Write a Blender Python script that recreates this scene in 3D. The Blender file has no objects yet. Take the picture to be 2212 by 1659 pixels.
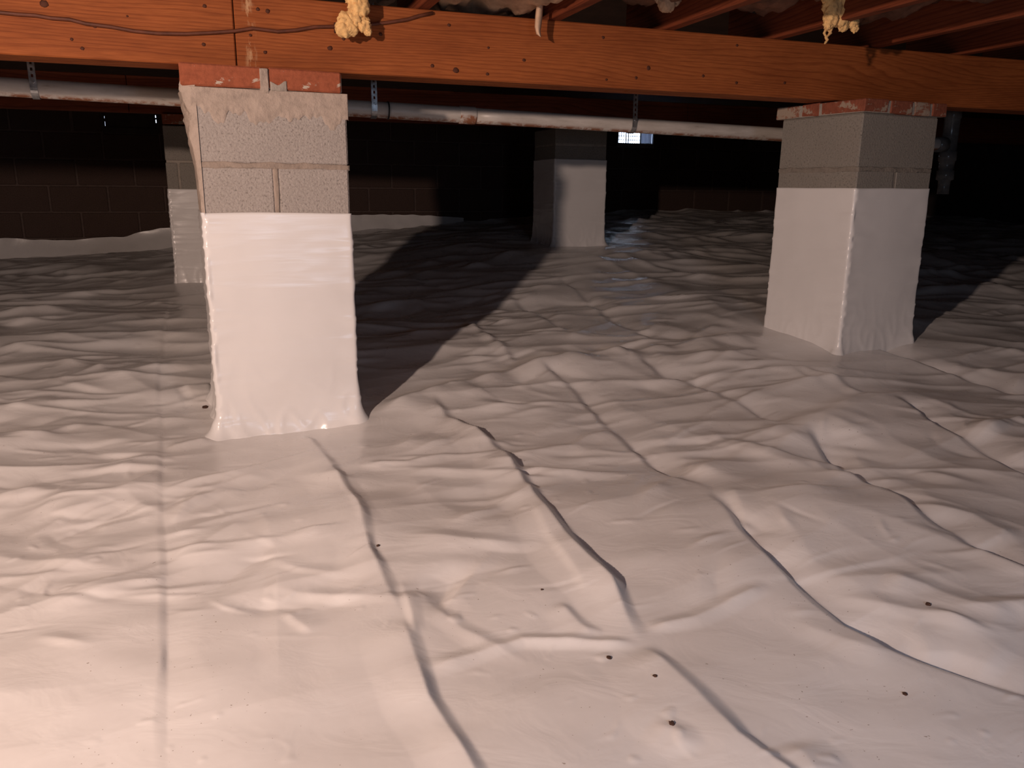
import bpy, bmesh, math, random
import numpy as np
from mathutils import Vector, Matrix
from math import sin, cos, tan, pi, radians, atan2, sqrt, floor as ifl

random.seed(7)
SC = bpy.context.scene
COL = SC.collection

# ------------------------------------------------------------------ camera
F_PX, PITCH, ROLL, CZ = 1720.0, radians(13.7), radians(0.45), 0.70
cam_d = bpy.data.cameras.new('camera')
cam_d.sensor_fit = 'HORIZONTAL'
cam_d.sensor_width = 36.0
cam_d.lens = F_PX / 2212.0 * 36.0
cam_d.clip_start = 0.02
cam_d.clip_end = 100
cam = bpy.data.objects.new('camera', cam_d)
COL.objects.link(cam)
cam.matrix_world = (Matrix.Translation((0, 0, CZ)) @ Matrix.Rotation(pi / 2 - PITCH, 4, 'X')
                    @ Matrix.Rotation(ROLL, 4, 'Z'))
SC.camera = cam

# ------------------------------------------------------------------ sky, lamps, exposure
w = bpy.data.worlds.new('daylight')
SC.world = w
w.use_nodes = True
w.node_tree.nodes['Background'].inputs[0].default_value = (0.62, 0.75, 1.0, 1)
w.node_tree.nodes['Background'].inputs[1].default_value = 7.0


def lamp(name, kind, loc, aim, power, color, **kw):
    d = bpy.data.lights.new(name, kind)
    d.energy = power
    d.color = color
    for k, v in kw.items():
        setattr(d, k, v)
    o = bpy.data.objects.new(name, d)
    COL.objects.link(o)
    o.location = loc
    o.rotation_euler = (Vector(aim) - Vector(loc)).to_track_quat('-Z', 'Y').to_euler()
    return o


# the work lamp, hanging under the joists behind the photographer's left shoulder
lamp('work_lamp', 'SPOT', (-1.20, -0.35, 1.12), (-0.62, 2.95, 0.45), 226, (1.0, 0.74, 0.61),
     shadow_soft_size=0.035, spot_size=radians(150), spot_blend=1.0)
# added cool fill for the bluish light from the right, no known lamp
lamp('cool_fill', 'AREA', (0.85, -0.40, 0.72), (0.40, 1.2, 0.0), 6.5, (0.62, 0.76, 1.0),
     shape='RECTANGLE', size=0.30, size_y=0.25)

SC.view_settings.view_transform = 'Standard'
SC.view_settings.look = 'None'
SC.view_settings.exposure = 0.0
SC.view_settings.gamma = 1.0
SC.view_settings.use_curve_mapping = False
SC.cycles.sample_clamp_indirect = 3.0

# ------------------------------------------------------------------ frames of reference
TH = radians(20.0)                       # the house grid, turned 20 degrees
RT = Vector((cos(TH), sin(TH), 0))       # along the girder
FW = Vector((-sin(TH), cos(TH), 0))      # along the joists
D_BEAM = 2.402                           # girder face
D_WALL = 7.4 * cos(TH)                   # rear wall face
D_PIPE = 3.10


def ab(a, b, z):
    return RT * a + FW * b + Vector((0, 0, z))


def ray(px, py):
    u, v = (px - 1106.0) / F_PX, (py - 829.5) / F_PX
    c, s = cos(ROLL), sin(ROLL)
    u, v = u * c + v * s, -u * s + v * c
    return Vector((u, cos(PITCH) - v * sin(PITCH), -sin(PITCH) - v * cos(PITCH)))


EYE = Vector((0, 0, CZ))


def on_b(px, py, b):                      # point of the plane at depth b along the joists
    r = ray(px, py)
    return EYE + r * (b / (FW @ r))


# ------------------------------------------------------------------ numpy noise
_rng = np.random.RandomState(11)
_PERM = _rng.permutation(256)
_PERM = np.concatenate([_PERM, _PERM])
_ANG = _rng.rand(256) * 2 * pi
_GX, _GY = np.cos(_ANG), np.sin(_ANG)


def pnoise(x, y, seed=0):
    x = np.asarray(x, float) + seed * 17.31
    y = np.asarray(y, float) + seed * 9.73
    xi = np.floor(x).astype(int)
    yi = np.floor(y).astype(int)
    xf, yf = x - xi, y - yi
    u = xf * xf * xf * (xf * (xf * 6 - 15) + 10)
    v = yf * yf * yf * (yf * (yf * 6 - 15) + 10)

    def g(ix, iy, fx, fy):
        h = _PERM[(_PERM[ix & 255] + iy) & 255]
        return _GX[h] * fx + _GY[h] * fy
    a = g(xi, yi, xf, yf)
    b = g(xi + 1, yi, xf - 1, yf)
    c = g(xi, yi + 1, xf, yf - 1)
    d = g(xi + 1, yi + 1, xf - 1, yf - 1)
    return 1.45 * ((a * (1 - u) + b * u) * (1 - v) + (c * (1 - u) + d * u) * v)


def fbm(x, y, oct=3, seed=0):
    s, amp, f = 0, 1.0, 1.0
    for i in range(oct):
        s = s + amp * pnoise(x * f, y * f, seed + i)
        amp *= 0.5
        f *= 2.03
    return s


def sstep(a, b, x):
    t = np.clip((x - a) / (b - a), 0, 1)
    return t * t * (3 - 2 * t)


# ------------------------------------------------------------------ materials
def newmat(name):
    m = bpy.data.materials.new(name)
    m.use_nodes = True
    nt = m.node_tree
    return m, nt, nt.nodes['Principled BSDF']


def node(nt, t, ins=None, **kw):
    n = nt.nodes.new(t)
    for k, v in kw.items():
        setattr(n, k, v)
    for k, v in (ins or {}).items():
        if hasattr(v, 'is_linked') or isinstance(v, bpy.types.NodeSocket):
            nt.links.new(v, n.inputs[k])
        else:
            n.inputs[k].default_value = v
    return n


def coords(nt, scale=(1, 1, 1)):
    tc = node(nt, 'ShaderNodeTexCoord')
    mp = node(nt, 'ShaderNodeMapping', {'Vector': tc.outputs['Object'], 'Scale': scale})
    return mp.outputs[0]


def noise(nt, vec, scale, detail=3, rough=0.55, dist=0.0):
    return node(nt, 'ShaderNodeTexNoise', {'Vector': vec, 'Scale': scale, 'Detail': detail,
                                           'Roughness': rough, 'Distortion': dist}).outputs['Fac']


def ramp(nt, fac, stops):
    r = node(nt, 'ShaderNodeValToRGB', {'Fac': fac})
    e = r.color_ramp.elements
    while len(e) < len(stops):
        e.new(0.5)
    for el, (p, c) in zip(e, stops):
        el.position = p
        el.color = tuple(c) + (1,) if len(c) == 3 else c
    return r.outputs['Color']


def mixc(nt, fac, a, b, mode='MIX'):
    n = node(nt, 'ShaderNodeMix', data_type='RGBA', blend_type=mode)
    for i, v in ((0, fac), (6, a), (7, b)):
        if isinstance(v, bpy.types.NodeSocket):
            nt.links.new(v, n.inputs[i])
        else:
            n.inputs[i].default_value = v if i == 0 else tuple(v) + (1,)
    return n.outputs[2]


def math_(nt, op, a, b=0.0):
    n = node(nt, 'ShaderNodeMath', operation=op)
    for i, v in enumerate((a, b)):
        if isinstance(v, bpy.types.NodeSocket):
            nt.links.new(v, n.inputs[i])
        else:
            n.inputs[i].default_value = v
    return n.outputs[0]


def bump(nt, h, strength, dist):
    return node(nt, 'ShaderNodeBump', {'Height': h, 'Strength': strength, 'Distance': dist}).outputs[0]


def finish(nt, p, col, rough, nrm=None, spec=0.5):
    for k, v in (('Base Color', col), ('Roughness', rough), ('Normal', nrm), ('Specular IOR Level', spec)):
        if v is None:
            continue
        if isinstance(v, bpy.types.NodeSocket):
            nt.links.new(v, p.inputs[k])
        elif k == 'Base Color':
            p.inputs[k].default_value = tuple(v) + (1,)
        else:
            p.inputs[k].default_value = v


def mat_liner(name='white_polyethylene', rough=0.27, fine=1.0):
    m, nt, p = newmat(name)
    v = coords(nt)
    dirt = noise(nt, v, 2.6, 5, 0.6)
    col = ramp(nt, dirt, [(0.30, (0.76, 0.73, 0.71)), (0.62, (0.86, 0.84, 0.83))])
    # small dust specks on the sheet
    sp = noise(nt, v, 190, 1, 0.4)
    area = noise(nt, v, 3.1, 2, 0.5)
    k = math_(nt, 'MULTIPLY', math_(nt, 'GREATER_THAN', sp, 0.775), math_(nt, 'GREATER_THAN', area, 0.52))
    col = mixc(nt, math_(nt, 'MULTIPLY', k, 0.6), col, (0.22, 0.15, 0.11))
    b1 = noise(nt, coords(nt, (1, 1.3, 1)), 9, 3, 0.5, 1.2)
    b2 = noise(nt, v, 60, 3, 0.5)
    h = math_(nt, 'ADD', b1, math_(nt, 'MULTIPLY', b2, 0.10))
    r = ramp(nt, noise(nt, v, 7, 3), [(0.3, (rough - 0.05,) * 3), (0.7, (rough + 0.10,) * 3)])
    finish(nt, p, col, r, bump(nt, h, 0.16 * fine, 0.010), 0.5)
    return m


def mat_wrap():
    m, nt, p = newmat('white_wrap_film')
    v = coords(nt)
    col = ramp(nt, noise(nt, v, 4, 3), [(0.3, (0.82, 0.80, 0.79)), (0.7, (0.88, 0.86, 0.85))])
    v2 = coords(nt, (2.5, 2.5, 26))
    h = noise(nt, v2, 1.4, 3, 0.5, 0.4)
    finish(nt, p, col, 0.26, bump(nt, h, 0.15, 0.008), 0.5)
    return m


def mat_block(name, c0, c1, pore=1.0):
    m, nt, p = newmat(name)
    v = coords(nt)
    n1 = noise(nt, v, 150, 4, 0.72)
    n2 = noise(nt, v, 9, 4, 0.6)
    col = ramp(nt, n1, [(0.34, tuple(c * 0.38 for c in c0)), (0.42, c0), (0.66, c1)])
    col = mixc(nt, math_(nt, 'MULTIPLY', n2, 0.55), col, tuple(c * 0.72 for c in c0))
    vor = node(nt, 'ShaderNodeTexVoronoi', {'Vector': v, 'Scale': 170.0})
    h = math_(nt, 'ADD', n1, math_(nt, 'MULTIPLY', vor.outputs['Distance'], 0.6))
    finish(nt, p, col, 0.92, bump(nt, h, 0.45 * pore, 0.005), 0.2)
    return m


def mat_mortar(name, c):
    m, nt, p = newmat(name)
    v = coords(nt)
    n1 = noise(nt, v, 28, 6, 0.65)
    n2 = noise(nt, v, 6, 3, 0.5)
    col = ramp(nt, n1, [(0.30, tuple(x * 0.72 for x in c)), (0.5, c), (0.75, tuple(min(1, x * 1.15) for x in c))])
    col = mixc(nt, math_(nt, 'MULTIPLY', n2, 0.35), col, tuple(x * 0.75 for x in c))
    h = math_(nt, 'ADD', n1, math_(nt, 'MULTIPLY', noise(nt, v, 120, 3), 0.35))
    finish(nt, p, col, 0.9, bump(nt, h, 0.7, 0.008), 0.2)
    return m


def mat_brick(name, c, smear=(0.52, 0.44, 0.36), amount=0.62):
    m, nt, p = newmat(name)
    v = coords(nt)
    n1 = noise(nt, v, 60, 5, 0.65)
    col = ramp(nt, n1, [(0.3, tuple(x * 0.7 for x in c)), (0.6, c)])
    s = noise(nt, coords(nt, (1, 1, 1.6)), 17, 6, 0.72)
    k = ramp(nt, s, [(amount, (0, 0, 0)), (amount + 0.05, (1, 1, 1))])
    col = mixc(nt, k, col, smear)
    finish(nt, p, col, 0.88, bump(nt, math_(nt, 'ADD', n1, s), 0.5, 0.004), 0.2)
    return m


def mat_wood(name, light, dark, ring=62.0, stain=False):
    """Grain runs along the object's local X, the board's height is local Z."""
    m, nt, p = newmat(name)
    tc = node(nt, 'ShaderNodeTexCoord')
    vec = tc.outputs['Object']
    sx = node(nt, 'ShaderNodeSeparateXYZ', {'Vector': vec})
    big = noise(nt, node(nt, 'ShaderNodeMapping', {'Vector': vec, 'Scale': (0.65, 3, 5.0)}).outputs[0], 1.0, 2, 0.4)
    wob = noise(nt, node(nt, 'ShaderNodeMapping', {'Vector': vec, 'Scale': (5, 10, 30)}).outputs[0], 1.0, 3, 0.5)
    f = math_(nt, 'ADD', math_(nt, 'MULTIPLY', sx.outputs['Z'], 1.5), math_(nt, 'MULTIPLY', big, 0.30))
    f = math_(nt, 'ADD', f, math_(nt, 'MULTIPLY', wob, 0.022))
    fr = math_(nt, 'FRACT', math_(nt, 'MULTIPLY', f, ring))
    col = ramp(nt, fr, [(0.0, light), (0.55, tuple(a * 0.86 + b * 0.14 for a, b in zip(light, dark))),
                        (0.86, dark), (1.0, light)])
    fine = noise(nt, node(nt, 'ShaderNodeMapping', {'Vector': vec, 'Scale': (14, 120, 260)}).outputs[0], 1.0, 3, 0.6)
    col = mixc(nt, 0.55, col, ramp(nt, fine, [(0.32, (0.55, 0.50, 0.46)), (0.62, (1, 1, 1))]), 'MULTIPLY')
    blot = noise(nt, node(nt, 'ShaderNodeMapping', {'Vector': vec, 'Scale': (2.2, 5, 8)}).outputs[0], 1.0, 4, 0.6)
    col = mixc(nt, 0.6, col, ramp(nt, blot, [(0.32, (0.55, 0.45, 0.40)), (0.58, (1, 1, 1))]), 'MULTIPLY')
    if stain:     # a pale mortar smear that runs down the face beside the joint
        d = math_(nt, 'ABSOLUTE', math_(nt, 'SUBTRACT', sx.outputs['X'], 0.038))
        g = math_(nt, 'SUBTRACT', 1.0, math_(nt, 'MULTIPLY', d, 55.0))
        q = noise(nt, node(nt, 'ShaderNodeMapping', {'Vector': vec, 'Scale': (60, 20, 17)}).outputs[0], 1.0, 4, 0.7)
        k = math_(nt, 'MULTIPLY', math_(nt, 'MAXIMUM', g, 0.0), ramp(nt, q, [(0.5, (0, 0, 0)), (0.62, (1, 1, 1))]))
        col = mixc(nt, math_(nt, 'MULTIPLY', k, 0.75), col, (0.62, 0.40, 0.22))
    finish(nt, p, col, 0.75, bump(nt, math_(nt, 'ADD', fr, fine), 0.18, 0.003), 0.25)
    return m


def mat_pvc():
    m, nt, p = newmat('grimy_white_pvc')
    v = coords(nt, (6, 30, 30))
    n1 = noise(nt, v, 1.0, 5, 0.65)
    sx = node(nt, 'ShaderNodeSeparateXYZ', {'Vector': coords(nt)})
    col = ramp(nt, n1, [(0.26, (0.20, 0.14, 0.10)), (0.36, (0.52, 0.47, 0.42)), (0.65, (0.68, 0.63, 0.58))])
    # crust of rust coloured drips along the underside
    under = math_(nt, 'MULTIPLY', sx.outputs['Z'], -34.0)
    k = math_(nt, 'MULTIPLY', ramp(nt, under, [(0.55, (0, 0, 0)), (0.85, (1, 1, 1))]),
              ramp(nt, noise(nt, coords(nt, (30, 30, 30)), 1.0, 4, 0.7), [(0.40, (0, 0, 0)), (0.55, (1, 1, 1))]))
    col = mixc(nt, k, col, (0.30, 0.12, 0.06))
    finish(nt, p, col, 0.38, bump(nt, n1, 0.1, 0.003), 0.5)
    return m


def mat_plain(name, c, rough=0.6, metal=0.0, nscale=40, var=0.25, bmp=0.2):
    m, nt, p = newmat(name)
    v = coords(nt)
    n1 = noise(nt, v, nscale, 4, 0.6)
    col = ramp(nt, n1, [(0.3, tuple(x * (1 - var) for x in c)), (0.7, tuple(min(1, x * (1 + var)) for x in c))])
    p.inputs['Metallic'].default_value = metal
    finish(nt, p, col, rough, bump(nt, n1, bmp, 0.003), 0.4)
    return m


M = {}
M['liner'] = mat_liner()
M['wrap'] = mat_wrap()
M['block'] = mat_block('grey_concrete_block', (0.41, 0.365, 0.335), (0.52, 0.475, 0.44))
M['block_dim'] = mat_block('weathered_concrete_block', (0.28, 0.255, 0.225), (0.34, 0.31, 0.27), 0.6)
M['wallblock'] = mat_block('dark_brown_foundation_block', (0.085, 0.055, 0.045), (0.115, 0.075, 0.06), 0.5)
M['walljoint'] = mat_mortar('foundation_mortar', (0.14, 0.10, 0.085))
M['mortar'] = mat_mortar('tan_mortar', (0.47, 0.385, 0.325))
M['joint'] = mat_mortar('block_joint_mortar', (0.37, 0.30, 0.25))
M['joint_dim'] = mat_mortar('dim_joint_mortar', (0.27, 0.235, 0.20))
M['mortar_grey'] = mat_mortar('grey_mortar', (0.40, 0.35, 0.30))
M['brick'] = mat_brick('red_brick', (0.37, 0.108, 0.054), amount=0.605)
M['brick_smeared'] = mat_brick('mortar_smeared_brick', (0.30, 0.095, 0.055), (0.38, 0.29, 0.22), 0.55)
M['brick_pale'] = mat_brick('mortar_coated_brick', (0.33, 0.14, 0.09), (0.40, 0.31, 0.24), 0.46)
M['wood'] = mat_wood('orange_pine', (0.37, 0.108, 0.029), (0.27, 0.070, 0.017), stain=True)
M['joist'] = mat_wood('reddish_joist_pine', (0.23, 0.058, 0.022), (0.15, 0.034, 0.013), 40)
M['knot'] = mat_plain('dark_knot', (0.075, 0.022, 0.010), 0.8)
M['subfloor'] = mat_plain('dark_subfloor_boards', (0.07, 0.035, 0.02), 0.9, nscale=12)
M['pvc'] = mat_pvc()
M['pvc_grey'] = mat_plain('grey_pvc_fitting', (0.17, 0.165, 0.16), 0.22, nscale=20, bmp=0.05)
M['rubber'] = mat_plain('black_seal', (0.02, 0.018, 0.016), 0.5)
M['steel'] = mat_plain('galvanised_steel', (0.42, 0.43, 0.44), 0.35, 0.85, 70, 0.35)
M['wire'] = mat_plain('brown_cable_sheath', (0.115, 0.034, 0.016), 0.6)
M['fluff'] = mat_plain('yellow_glass_wool', (0.84, 0.50, 0.21), 0.95, nscale=60, var=0.3, bmp=0.9)
M['paper'] = mat_plain('torn_kraft_paper', (0.42, 0.27, 0.17), 0.85, nscale=14, var=0.45, bmp=0.5)
M['paper_dark'] = mat_plain('dark_kraft_paper', (0.16, 0.075, 0.045), 0.9, nscale=14, var=0.5, bmp=0.5)
M['shred'] = mat_plain('pale_paper_shred', (0.62, 0.42, 0.28), 0.8, nscale=30, var=0.15)
M['dirt'] = mat_plain('dark_dirt', (0.07, 0.035, 0.024), 0.95, nscale=90)
M['film'] = mat_plain('grey_plastic_film', (0.32, 0.33, 0.36), 0.25, nscale=25, var=0.3)
M['earth_wall'] = mat_plain('dark_concrete', (0.06, 0.045, 0.042), 0.95, nscale=8)


# ------------------------------------------------------------------ object helpers
def link(name, me, mat=None, parent=None, loc=None, rotz=0.0):
    o = bpy.data.objects.new(name, me)
    COL.objects.link(o)
    if mat is not None and me is not None and not me.materials:
        me.materials.append(mat)
    if parent is not None:
        o.parent = parent
    if loc is not None:
        o.location = loc
    if rotz:
        o.rotation_euler = (0, 0, rotz)
    return o


def tag(o, label=None, cat=None, group=None, kind=None):
    for k, v in (('label', label), ('category', cat), ('group', group), ('kind', kind)):
        if v:
            o[k] = v
    return o


def thing(name, label, cat, loc, rotz=0.0, group=None):
    return tag(link(name, None, None, None, loc, rotz), label, cat, group)


def bm_mesh(bm, name, smooth=False):
    me = bpy.data.meshes.new(name)
    bm.normal_update()
    bm.to_mesh(me)
    bm.free()
    if smooth:
        for f in me.polygons:
            f.use_smooth = True
    return me


def box_mesh(name, sx, sy, sz, bev=0.004, jitter=0.0, origin='corner'):
    """Box from 0..sx, 0..sy, 0..sz (corner) or centred."""
    bm = bmesh.new()
    r = bmesh.ops.create_cube(bm, size=1.0)
    for v in bm.verts:
        v.co = Vector((v.co.x * sx, v.co.y * sy, v.co.z * sz))
        if origin == 'corner':
            v.co += Vector((sx / 2, sy / 2, sz / 2))
        if jitter:
            v.co += Vector([random.uniform(-jitter, jitter) for _ in range(3)])
    if bev:
        bmesh.ops.bevel(bm, geom=list(bm.edges), offset=bev, segments=1, affect='EDGES')
    return bm_mesh(bm, name)


def grid_mesh(name, P, closed_u=False, smooth=True):
    """P: array (n, m, 3) of points -> quad sheet."""
    n, m = P.shape[:2]
    idx = np.arange(n * m).reshape(n, m)
    if closed_u:
        idx = np.vstack([idx, idx[:1]])
    q = np.stack([idx[:-1, :-1], idx[1:, :-1], idx[1:, 1:], idx[:-1, 1:]], -1).reshape(-1, 4)
    me = bpy.data.meshes.new(name)
    me.vertices.add(n * m)
    me.vertices.foreach_set('co', P.reshape(-1).astype(np.float32))
    me.loops.add(q.size)
    me.loops.foreach_set('vertex_index', q.reshape(-1).astype(np.int32))
    me.polygons.add(len(q))
    me.polygons.foreach_set('loop_start', np.arange(0, q.size, 4, dtype=np.int32))
    me.polygons.foreach_set('use_smooth', np.full(len(q), smooth, dtype=bool))
    me.update(calc_edges=True)
    me.validate()
    return me


def tube_mesh(name, pts, rad, seg=12, caps=True):
    pts = [Vector(p) for p in pts]
    rads = rad if isinstance(rad, (list, tuple)) else [rad] * len(pts)
    bm = bmesh.new()
    rings = []
    up0 = None
    for i, p in enumerate(pts):
        t = (pts[min(i + 1, len(pts) - 1)] - pts[max(i - 1, 0)]).normalized()
        if up0 is None:
            up0 = Vector((0, 0, 1)) if abs(t.z) < 0.9 else Vector((1, 0, 0))
        s = t.cross(up0).normalized()
        u = s.cross(t).normalized()
        up0 = u
        rings.append([bm.verts.new(p + (s * cos(2 * pi * k / seg) + u * sin(2 * pi * k / seg)) * rads[i])
                      for k in range(seg)])
    for r0, r1 in zip(rings[:-1], rings[1:]):
        for k in range(seg):
            bm.faces.new((r0[k], r0[(k + 1) % seg], r1[(k + 1) % seg], r1[k]))
    if caps:
        bm.faces.new(rings[0][::-1])
        bm.faces.new(rings[-1])
    bmesh.ops.recalc_face_normals(bm, faces=bm.faces)
    return bm_mesh(bm, name, True)


# ------------------------------------------------------------------ the ground under the sheet
CTRL = np.array([
    (-0.84, 2.19, -0.004), (-0.47, 2.34, 0.014), (-0.98, 2.56, 0.03), (-0.60, 2.72, 0.04),
    (1.19, 2.87, 0.122), (1.54, 3.04, 0.135), (1.03, 3.22, 0.17), (0.26, 5.23, 0.352), (0.60, 5.35, 0.352),
    (-1.88, 4.45, 0.165), (-1.5, 4.6, 0.18), (-3.85, 6.0, 0.13), (-2.75, 6.4, 0.20), (-0.96, 7.05, 0.35), (-2.9, 5.3, 0.20), (-2.1, 5.4, 0.23), (-3.7, 5.0, 0.15), (-0.8, 6.1, 0.35),
    (0.6, 7.6, 0.46), (2.0, 8.1, 0.475), (3.3, 8.6, 0.48), (5.5, 5.5, 0.30), (4.0, 4.0, 0.20), (2.6, 3.2, 0.13),
    (-0.6, 0.85, -0.005), (0.0, 0.85, 0.0), (0.7, 0.95, 0.02), (0, 0.3, 0.0), (1.6, 1.3, 0.06), (-1.6, 1.2, 0.0),
    (-2.6, 3.2, 0.07), (-3.4, 4.6, 0.12), (0.3, 2.75, 0.085), (0.25, 1.9, 0.02), (0.9, 2.1, 0.05), (0.7, 3.9, 0.19),
    (-0.4, 4.0, 0.15), (0.5, 1.35, 0.035)])


def _phi(r):
    return np.sqrt(r * r + 0.25)


_K = _phi(np.hypot(CTRL[:, None, 0] - CTRL[None, :, 0], CTRL[:, None, 1] - CTRL[None, :, 1]))
_A = np.hstack([np.ones((len(CTRL), 1)), CTRL[:, :2]])
_n = len(CTRL)
_S = np.zeros((_n + 3, _n + 3))
_S[:_n, :_n] = _K - 0.02 * np.eye(_n)
_S[:_n, _n:] = _A
_S[_n:, :_n] = _A.T
_W = np.linalg.solve(_S, np.concatenate([CTRL[:, 2], np.zeros(3)]))


def base_h(x, y):
    x = np.asarray(x, float)
    y = np.asarray(y, float)
    h = _W[_n] + _W[_n + 1] * x + _W[_n + 2] * y
    for i in range(_n):
        h = h + _W[i] * _phi(np.hypot(x - CTRL[i, 0], y - CTRL[i, 1]))
    return h


def floor_at(px, py):
    r = ray(px, py)
    z = 0.0
    for _ in range(25):
        t = (z - CZ) / r.z
        p = EYE + r * t
        z = 0.5 * z + 0.5 * float(base_h(p.x, p.y))
    return p


# crease: points from far to near, height, width of the slope on the left / on the right
CREASES = [
    # H, the straight fold at the left
    ([(372, 640), (352, 760), (346, 850), (354, 930), (353, 1100), (360, 1200), (362, 1400), (362, 1659), (362, 1800)], -0.0042, 0.006, 0.024),
    # A, below the front pier
    ([(650, 935), (690, 985), (722, 1030), (775, 1110), (800, 1200), (868, 1335)], 0.011, 0.036, 0.009),
    ([(868, 1335), (885, 1390), (905, 1450), (925, 1515), (955, 1562), (1015, 1670), (1060, 1760)], 0.011, 0.030, 0.009),
    # B, the long fold down the middle
    ([(930, 868), (960, 908), (1030, 945), (1090, 990), (1150, 1080), (1240, 1190), (1320, 1265), (1352, 1330), (1385, 1390)], 0.021, 0.036, 0.011),
    ([(1385, 1390), (1440, 1440), (1500, 1500), (1592, 1600), (1690, 1670), (1780, 1740)], 0.013, 0.042, 0.010),
    ([(1000, 702), (1040, 730), (1080, 756), (1112, 790)], 0.012, 0.02, 0.012),
    # D
    ([(1160, 800), (1200, 815), (1245, 842), (1300, 895), (1350, 942), (1400, 985), (1460, 1026), (1510, 1042), (1560, 1070)], -0.012, 0.010, 0.035),
    ([(1560, 1070), (1610, 1140), (1660, 1190), (1720, 1240), (1830, 1330), (1930, 1385), (2050, 1430), (2200, 1490), (2330, 1550)], -0.020, 0.010, 0.036),
    # E
    ([(1375, 772), (1440, 815), (1500, 826), (1590, 872), (1620, 882), (1660, 905), (1712, 928)], -0.013, 0.012, 0.035),
    ([(1748, 930), (1790, 975), (1830, 1010), (1880, 1040), (1930, 1062), (2000, 1116), (2060, 1150), (2100, 1175), (2212, 1228), (2320, 1280)], -0.018, 0.010, 0.030),
    # F
    ([(1200, 598), (1240, 625), (1330, 690), (1385, 720), (1445, 742)], -0.012, 0.012, 0.03),
    ([(1100, 640), (1150, 672), (1200, 702), (1240, 726)], -0.011, 0.012, 0.03),
    # G
    ([(1720, 805), (1790, 830), (1862, 866)], 0.013, 0.02, 0.012),
    ([(1936, 872), (1975, 890), (2022, 922), (2110, 962), (2212, 1022), (2330, 1090)], -0.018, 0.010, 0.034),
    ([(1880, 738), (1980, 780), (2100, 815), (2212, 845), (2330, 880)], -0.016, 0.010, 0.036),
    # cross folds
    ([(1660, 1258), (1600, 1285), (1500, 1330), (1405, 1352), (1385, 1352)], 0.007, 0.010, 0.010),
    ([(1385, 1385), (1300, 1386), (1225, 1380), (1130, 1380), (1080, 1395), (1000, 1420), (910, 1448)], 0.007, 0.010, 0.010),
    ([(1090, 987), (1020, 990), (960, 992), (880, 1008), (780, 1010)], 0.009, 0.010, 0.018),
    ([(1330, 925), (1270, 940), (1240, 960), (1150, 975), (1100, 985)], 0.008, 0.012, 0.020),
    ([(1700, 925), (1640, 960), (1560, 1000), (1480, 1030)], 0.014, 0.03, 0.05),
    ([(1900, 860), (1830, 885), (1760, 920), (1700, 960), (1620, 1000)], 0.012, 0.03, 0.06),
    # ridge between the two piers and small ones around
    ([(1660, 722), (1580, 735), (1500, 752), (1400, 762), (1300, 775), (1200, 795), (1100, 815), (1000, 838), (900, 868), (790, 908)], 0.030, 0.035, 0.09),
    ([(1560, 700), (1480, 735), (1400, 745), (1300, 758)], 0.015, 0.02, 0.05),
    ([(1180, 690), (1110, 700), (1040, 702)], 0.010, 0.02, 0.03),
    ([(560, 1100), (590, 1180), (600, 1260), (598, 1350), (605, 1480)], 0.003, 0.012, 0.02),
    ([(610, 1315), (640, 1340), (680, 1366)], 0.006, 0.006, 0.018),
    ([(440, 838), (380, 845), (340, 852), (200, 800), (110, 790)], 0.016, 0.03, 0.07),
    ([(470, 945), (420, 955), (360, 960), (240, 930), (0, 935)], 0.010, 0.02, 0.04),
    ([(460, 955), (400, 972), (355, 980)], 0.009, 0.012, 0.02),
    ([(350, 985), (250, 1035), (150, 1075), (0, 1140)], 0.012, 0.03, 0.04),
    ([(345, 1030), (260, 1075), (150, 1110), (40, 1160)], 0.008, 0.02, 0.03),
    ([(350, 1115), (270, 1125), (190, 1140)], 0.006, 0.015, 0.02),
    ([(530, 1065), (450, 1080), (365, 1110)], 0.006, 0.012, 0.02),
    ([(530, 1130), (450, 1170), (360, 1205)], 0.005, 0.012, 0.02),
    ([(1205, 1300), (1250, 1345), (1290, 1375)], 0.006, 0.02, 0.008),
    ([(1580, 1060), (1600, 1100), (1622, 1150)], 0.007, 0.012, 0.02),
    ([(1500, 1645), (1470, 1600), (1400, 1570)], 0.006, 0.012, 0.03),
    ([(1700, 1600), (1740, 1640), (1780, 1700)], 0.007, 0.02, 0.02),
    ([(880, 1030), (960, 1100), (1040, 1140)], 0.004, 0.03, 0.03),
    ([(1150, 1100), (1190, 1170), (1250, 1250), (1270, 1290)], 0.003, 0.006, 0.012),
    ([(735, 1030), (770, 1090), (800, 1150)], 0.004, 0.008, 0.012),
    ([(865, 1250), (890, 1330), (900, 1380)], 0.004, 0.006, 0.010),
    ([(470, 835), (440, 838), (415, 842), (385, 848)], 0.020, 0.02, 0.05),
    ([(1960, 1390), (2060, 1400), (2180, 1450)], 0.006, 0.02, 0.05),
    ([(2212, 1340), (2100, 1310), (2000, 1265), (1900, 1240)], 0.008, 0.02, 0.04),
    ([(2212, 1180), (2100, 1120), (1960, 1090), (1850, 1050)], 0.010, 0.02, 0.05),
]


PIER_BASES = [((-0.64, 2.38), 0.42), ((1.29, 3.12), 0.42), ((0.36, 5.45), 0.4), ((-1.76, 4.7), 0.4)]


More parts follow.
